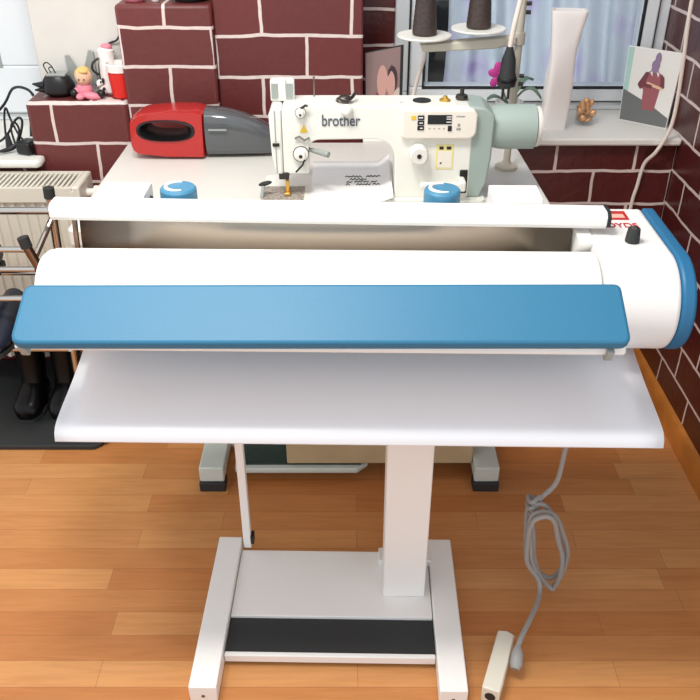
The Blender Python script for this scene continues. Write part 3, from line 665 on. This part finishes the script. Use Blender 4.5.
photo('photo_print', (.046, 2.40, .7705), (.150, 2.40, .7705), (.043, 2.44, .990), (.152, 2.44, 1.010),
      'brownish photo of two people cheek to cheek, leaning behind the sewing machine',
      [('photo_brown', [(.01,.01),(.92,.01),(.92,.985),(.01,.985)]), 
       ('hair', ell(.72,.62,.14,.16)), ('face', ell(.45,.62,.14,.19)), ('face', ell(.68,.58,.115,.15, r0=.15)), ('hair', [(.60,.66),(.70,.75),(.80,.66),(.78,.74),(.70,.80),(.60,.74)]),
       ('maroon', rpoly([(.15,.35),(.30,.50),(.45,.42),(.60,.46),(.66,.40),(.62,.02),(.2,.02)], .03)), ('cardigan', rpoly([(.62,.02),(.92,.02),(.92,.54),(.80,.50),(.66,.38)], .03)),
       ('face', [(.32,.44),(.52,.44),(.42,.26)]), ('shirt_dark', [(.40,.02),(.48,.02),(.46,.3)])], thick=.006, back='dark')
# orchid behind the motor
t = thing('orchid', (.50, 2.47, .7705), 'small magenta flower with dark leaves behind the machine motor', 'plant')
MB().lathe([(.03, 0), (.04, .07), (.042, .075), (.036, .075), (.03, .06)], (.47, 2.47, .7705), seg=24).build('pot', 'white', t)
def leafm(p0, p1, w_, up):
    p0, p1 = Vector(p0), Vector(p1); d = p1-p0; side = Vector((-d.y, d.x, 0)).normalized()
    return MB().grid(lambda u, v: p0 + d*u + Vector((0, 0, up*math.sin(math.pi*u))) + side*w_*(v-.5)*2*math.sin(math.pi*min(.98, .06+.94*u))**.7 + Vector((0,0,.012*abs(v-.5))), 10, 4)
for a, b, w_, up in (((.48, 2.46, .84), (.553, 2.42, .862), .014, .035), ((.46, 2.46, .84), (.40, 2.44, .855), .014, .012), ((.475, 2.47, .84), (.545, 2.52, .89), .013, .03)):
    leafm(a, b, w_, up).build('leaf', 'leaf', t, solid=.002)
MB().tube(crm([(.465, 2.46, .84), (.445, 2.455, .88), (.428, 2.45, .915)], 4), .003, 8).build('stem', 'leaf', t)
fl = MB()
for k in range(5):
    a = R(72*k+20); fl.ball((.425 + .013*math.cos(a), 2.445, .925 + .022*math.sin(a)), (.012, .005, .016), 10, Euler((0, -a+R(90), 0)))
fl.build('flower', 'magenta', t)

# ================================================================== LEFT: RADIATOR, LEDGE THINGS, RACK
t = thing('radiator', (-1.2, 2.25, .1), 'cream panel radiator with slotted top below the left window', 'radiator')
fl = []
for k in range(34):
    x = -1.72 + .0285*k*1.0
    fl += [(x, 2.185), (x+.010, 2.185), (x+.013, 2.192), (x+.0255, 2.192)]
MB().prism(fl + [(-.767, 2.22), (-1.72, 2.22)], 'z', .13, .645).build('front_panel', 'radiator', t, smooth=20)
MB().box((-1.72, 2.27, .13), (-.767, 2.31, .655)).build('rear_panel', 'radiator', t)
MB().box((-1.72, 2.178, .64), (-.765, 2.2205, .677)).build('front_rim', 'radiator', t, bevel=.004)
gr = MB(); gr.box((-1.73, 2.30, .672), (-.77, 2.318, .684)); gr.box((-1.73, 2.178, .674), (-.77, 2.190, .684))
for k in range(70): gr.box((-1.725 + .0139*k, 2.190, .676), (-1.725 + .0139*k + .0068, 2.30, .683))
gr.build('top_grille', 'radiator', t)
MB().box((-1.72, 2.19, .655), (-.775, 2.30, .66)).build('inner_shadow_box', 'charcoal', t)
MB().box((-.771, 2.180, .14), (-.750, 2.315, .687)).build('end_panel', 'radiator', t, bevel=.005)
MB().lathe([(.012, 0), (.012, .02), (.020, .022), (.020, .05), (.014, .056)], (-.750, 2.25, .645), 'x', 20).build('valve', 'offwhite', t)
for x in (-1.4, -.85): MB().tube([(x, 2.30, .2), (x, 2.362, .2)], .011, 12).build('wall_bracket', 'radiator', t)

t = thing('charger_block', (-.84, 2.425, .872), 'black plastic charger lump with a wire loop on the brick ledge', 'charger')
MB().rings([[(-.838 + a*math.cos(2*math.pi*j/24)*1.0, 2.425 + b*math.sin(2*math.pi*j/24), z) for j in range(24)] for a, b, z in ((.03, .022, .8725), (.045, .034, .884), (.048, .036, .905), (.036, .03, .925), (.03, .026, .931))]).build('charger_body', 'black', t)
MB().box((-.862, 2.405, .93), (-.808, 2.45, .937)).build('top_plate', 'grey_plastic', t, bevel=.002)
MB().tube([(-.875, 2.41, .905), (-.905, 2.405, .910)], [.012, .002], 8).tube([(-.872, 2.41, .893), (-.9, 2.405, .893)], [.010, .002], 8).build('prong', 'black', t)
MB().tube(crm([(-.86, 2.42, .936), (-.868, 2.42, .958), (-.858, 2.42, .966), (-.846, 2.42, .956), (-.838, 2.42, .936)], 5), .0018, 8).tube(crm([(-.85, 2.42, .936), (-.855, 2.42, .95), (-.845, 2.42, .952), (-.838, 2.42, .938)], 5), .0015, 8).build('wire_loop', 'dark_metal', t)
t = thing('card_holder', (-.765, 2.45, .872), 'grey notched holder standing behind the pink doll', 'holder')
MB().prism([(-.81, .8725), (-.735, .8725), (-.735, .985), (-.748, .99), (-.765, .945), (-.79, .94), (-.808, .975), (-.818, .975)], 'y', 2.462, 2.472).build('back_plate', 'grey_plastic', t)
MB().box((-.81, 2.43, .8725), (-.735, 2.461, .88)).build('holder_base', 'grey_plastic', t)
t = thing('doll', (-.745, 2.395, .872), 'pink clothed small doll with blond head sitting on the brick ledge', 'doll')
MB().ball((-.758, 2.405, .895), (.024, .02, .024)).ball((-.735, 2.385, .882), (.026, .014, .011), 12, Euler((0, R(10), 0))).ball((-.765, 2.383, .881), (.013, .018, .009), 12).ball((-.775, 2.40, .893), (.014, .012, .010)).build('body', 'pink', t)
MB().ball((-.754, 2.40, .932), (.0245, .022, .023), 18).build('head', 'skin', t)
MB().ball((-.757, 2.404, .940), (.0235, .0215, .0185), 18, Euler((0, R(-25), 0))).ball((-.748, 2.385, .949), (.013, .008, .006), 10).build('hair', 'blond', t)
for x, z in ((-.785, .888), (-.708, .886)): MB().ball((x, 2.392, z), (.012, .012, .012), 12).build('shoe', 'black', t)
for x in (-.762, -.748): MB().ball((x, 2.380, .928), .0025, 8).build('eye', 'hair', t)
MB().ball((-.755, 2.377, .923), (.003, .003, .0025), 8).build('nose', 'skin', t)
t = thing('dog_figurine', (-.715, 2.425, .872), 'tiny white spotted dog figurine between the doll and red cup', 'figurine')
MB().ball((-.712, 2.425, .888), (.012, .012, .016)).ball((-.716, 2.42, .909), (.010, .011, .010)).ball((-.719, 2.41, .906), (.006, .006, .005)).build('body', 'white', t)
MB().ball((-.711, 2.4115, .914), .003, 8).ball((-.722, 2.404, .908), .0025, 8).ball((-.706, 2.417, .893), .005, 8).ball((-.706, 2.42, .915), (.004, .006, .008), 8).build('spots', 'black', t)
t = thing('red_cup', (-.648, 2.41, .872), 'red cup with a white rim band on the brick ledge', 'cup')
MB().lathe([(.026, .8725), (.029, .876), (.0345, .945), (.0345, .9455)], (-.652, 2.412, 0), seg=32).build('cup_body', 'cup_red', t)
MB().lathe([(.0345, .9455), (.0365, .946), (.038, .966), (.036, .968), (.033, .95)], (-.652, 2.412, 0), seg=32).build('rim_band', 'white', t)
t = thing('small_pitcher', (-.69, 2.452, .872), 'white pitcher figurine with pink lid and grey handle behind the red cup', 'pitcher')
MB().lathe([(.016, .8725), (.022, .88), (.025, .93), (.022, .97), (.024, .995), (.014, 1.003), (.002, 1.004)], (-.694, 2.447, 0), seg=24).build('pitcher_body', 'porcelain', t)
MB().ball((-.690, 2.445, 1.003), (.017, .014, .010)).build('lid', 'pink', t)
MB().tube(crm([(-.712, 2.43, .975), (-.727, 2.42, .965), (-.730, 2.42, .945), (-.715, 2.428, .93)], 5), .0035, 8).build('handle', 'dark_metal', t)
tag(MB().tube(crm([(-.632, 2.47, 1.10), (-.64, 2.465, 1.06), (-.66, 2.465, 1.02), (-.685, 2.473, 1.008), (-.71, 2.472, .99), (-.725, 2.474, .95), (-.728, 2.474, .90), (-.72, 2.47, .876)], 6), .0028, 8).build('black_cable', 'black'), 'thin black cable running down the white wall behind the cup', 'cable')
# top of the stepped shoulder
t = thing('pink_figurine', (-.58, 2.42, 1.128), 'pink figurine on top of the stepped brick shoulder', 'figurine')
MB().lathe([(.024, 1.1285), (.030, 1.135), (.03, 1.15), (.02, 1.18), (.012, 1.2)], (-.585, 2.42, 0)).build('skirt', 'pink', t)
MB().ball((-.585, 2.42, 1.215), .02).build('head', 'skin', t)
t = thing('white_mug', (-.54, 2.42, 1.128), 'small white mug on the brick shoulder between figurine and dark pot', 'mug')
MB().lathe([(.010, 1.1285), (.014, 1.135), (.016, 1.17), (.014, 1.17), (.012, 1.14)], (-.528, 2.415, 0)).build('mug_body', 'porcelain', t)
MB().tube(crm([(-.544, 2.415, 1.16), (-.552, 2.415, 1.155), (-.552, 2.415, 1.145), (-.542, 2.415, 1.14)], 4), .002, 8).build('handle', 'dark_metal', t)
tag(MB().lathe([(.035, 1.1285), (.05, 1.14), (.058, 1.17), (.055, 1.2), (.05, 1.2), (.052, 1.17), (.04, 1.14)], (-.437, 2.43, 0)).build('dark_bowl', 'charcoal'), 'dark round bowl on top of the stepped brick shoulder', 'bowl')

# charger cables on the left sill
t = thing('charger_cable', (-.96, 2.4, .72), 'tangle of black charger cables with plugs on the left sill', 'cable')
MB().tube(crm([(-1.16, 2.42, .726), (-1.07, 2.55, .80), (-1.02, 2.55, .86), (-.955, 2.50, .868), (-.925, 2.46, .84), (-.92, 2.42, .80)], 6), .0042, 8).tube(
    crm([(-.95, 2.47, .775), (-.955, 2.47, .81), (-.94, 2.465, .825), (-.915, 2.455, .822), (-.908, 2.45, .818)], 6), .0032, 8).tube(
    crm([(-1.20, 2.42, .735), (-1.10, 2.38, .727), (-1.03, 2.42, .745), (-.985, 2.44, .80), (-.97, 2.44, .79), (-.98, 2.40, .74), (-1.0, 2.37, .727), (-1.06, 2.37, .726)], 6), .0036, 8).tube(
    crm([(-1.02, 2.42, .75), (-1.015, 2.43, .81), (-1.005, 2.43, .835), (-.998, 2.43, .80), (-.975, 2.41, .76), (-.945, 2.38, .745)], 6), .0032, 8).tube(
    crm([(-1.12, 2.36, .726), (-1.04, 2.345, .728), (-.99, 2.36, .74), (-.965, 2.375, .75), (-.935, 2.36, .75)], 6), .0036, 8).tube(
    crm([(-.988, 2.40, .735), (-.995, 2.41, .78), (-.982, 2.41, .80), (-.972, 2.41, .775), (-.985, 2.39, .73)], 6), .0032, 8).build('cable', 'black', t)
MB().tube([(-.950, 2.46, .785), (-.948, 2.448, .745)], [.006, .011], 10).build('plug', 'black', t)
MB().tube([(-1.015, 2.42, .765), (-1.008, 2.405, .727)], [.006, .011], 10).build('plug', 'black', t)
MB().box((-.965, 2.345, .7205), (-.917, 2.40, .757), Euler((0, 0, R(-20)))).build('adapter', 'black', t, bevel=.008, seg=3)

# shoe rack
t = thing('shoe_rack', (-1.1, 1.97, 0), 'chrome tube shoe rack with black capped posts by the radiator', 'shoe rack')
posts = [((-.81, 1.90, .640), (-.66, 1.90, 0)), ((-.784, 2.05, .712), (-.815, 2.05, 0)), ((-1.9, 1.9, .64), (-1.9, 1.9, 0)), ((-1.9, 2.05, .71), (-1.9, 2.05, 0))]
for k, (a, b) in enumerate(posts):
    p_ = MB().tube(crm([a, (-.713, 1.905, .30), (-.715, 1.915, .0165)], 6) if k == 0 else [a, (b[0], b[1], .0165)], .0115, 14).build('post', 'brown_chrome' if k % 2 == 0 else 'chrome', t)
    d_ = (Vector(a)-Vector((-.74, 1.9, .3) if k == 0 else b)).normalized(); MB().tube([Vector(a)-d_*.004, Vector(a)+d_*.024], .0145, 14).build('post_cap', 'rubber', p_)
for (y, z, x1, r_) in ((2.05, .672, -.79, .0105), (1.9, .63, -.81, .0075), (1.9, .575, -.80, .0075), (1.9, .490, -.785, .0085), (2.05, .49, -.80, .0075), (1.9, .338, -.76, .009), (2.05, .30, -.80, .0075)):
    MB().tube([(-1.9, y, z), (x1, y, z)], r_, 12).build('shelf_tube', 'chrome', t)
MB().tube([(-.79, 2.05, .65), (-.80, 1.90, .60)], .008, 10).build('side_brace', 'chrome', t)
MB().tube([(-.80, 2.05, .30), (-.755, 1.90, .335)], .007, 10).build('side_brace', 'chrome', t)
tag(MB().prism(rpoly([(-1.9, 1.885), (-.74, 1.885), (-.72, 1.90), (-.72, 2.345), (-1.9, 2.345)], .01), 'z', .001, .016).build('boot_tray', 'rubber', bevel=.003), 'long black rubber boot tray on the floor below the shoe rack', 'boot tray')

def oval(c, a, b, tilt=0, n=20, vertical=False):
    out = []
    for j in range(n):
        th = 2*math.pi*j/n
        p = Vector((a*math.cos(th), b*math.sin(th), 0)) if not vertical else Vector((a*math.cos(th), 0, b*math.sin(th)))
        p.rotate(Euler((tilt, 0, 0))); out.append(Vector(c)+p)
    return out
def boot(x, y, h, label, lean=0, m='boot', k=1):
    t = thing('boot', (x, y, .017), label, 'boot', 'black boots on the tray')
    z0 = .0175
    MB().rings([oval((x, y-.02*k, z0+.012), .038*k, .05*k), oval((x, y-.01*k, z0+.05*k), .036*k, .048*k, R(15)), oval((x, y+.012, z0+.10*k), .037*k, .043*k, R(8)), oval((x+lean*.3, y+.02, z0+h*.55), .043*k, .047*k), oval((x+lean, y+.02, z0+h), .047*k, .052*k), oval((x+lean, y+.02, z0+h), .043*k, .05*k), oval((x+lean*.6, y+.02, z0+h*.7), .04*k, .044*k)]).build('shaft', m, t, smooth=60)
    MB().rings([oval((x, y+.05*k, z0+.035*k), .022*k, .022*k, vertical=True), oval((x, y+.035*k, z0+.045*k), .034*k, .042*k, vertical=True), oval((x, y-.02*k, z0+.05*k), .038*k, .046*k, vertical=True), oval((x, y-.055*k, z0+.042*k), .042*k, .036*k, vertical=True), oval((x, y-.09*k, z0+.034*k), .041*k, .028*k, vertical=True), oval((x, y-.112*k, z0+.028*k), .026*k, .02*k, vertical=True)]).build('foot', m, t, smooth=60)
    MB().prism(rpoly([(x-.034*k, y+.055*k), (x+.034*k, y+.055*k), (x+.043*k, y-.07*k), (x+.025*k, y-.115*k), (x-.025*k, y-.115*k), (x-.043*k, y-.07*k)], .02), 'z', z0-.001, z0+.010).build('sole', 'rubber', t)
boot(-.865, 2.105, .31, 'shiny black boot on the tray, left of the pair near the iron', .01)
boot(-.762, 2.11, .31, 'shiny black boot on the tray, partly behind the white ironing tray')
boot(-.968, 2.105, .31, 'black boot at the left edge under the shoe rack')
def shoe(x, y, z, label, m, k=1):
    t = thing('shoe', (x, y, z), label, 'shoe', 'shoes on the rack')
    MB().rings([oval((x, y+.11*k, z+.045*k), .024*k, .03*k, vertical=True), oval((x, y+.09*k, z+.05*k), .036*k, .043*k, vertical=True), oval((x, y+.03*k, z+.047*k), .038*k, .04*k, vertical=True), oval((x, y-.04*k, z+.042*k), .044*k, .034*k, vertical=True), oval((x, y-.1*k, z+.034*k), .044*k, .026*k, vertical=True), oval((x, y-.13*k, z+.029*k), .03*k, .02*k, vertical=True)]).build('upper', m, t, smooth=60)
    MB().prism(rpoly([(x-.03*k, y+.11*k), (x+.03*k, y+.11*k), (x+.046*k, y-.06*k), (x+.03*k, y-.135*k), (x-.03*k, y-.135*k), (x-.046*k, y-.06*k)], .02), 'z', z, z+.012).build('sole', 'rubber', t)
shoe(-.94, 1.965, .347, 'dark navy shoe on the lower rack shelf beside the blue board', 'navy')
shoe(-.985, 1.98, .4985, 'charcoal shoe on the upper rack shelf', 'charcoal')

for o in list(bpy.data.objects):
    if '_o' in o: del o['_o']
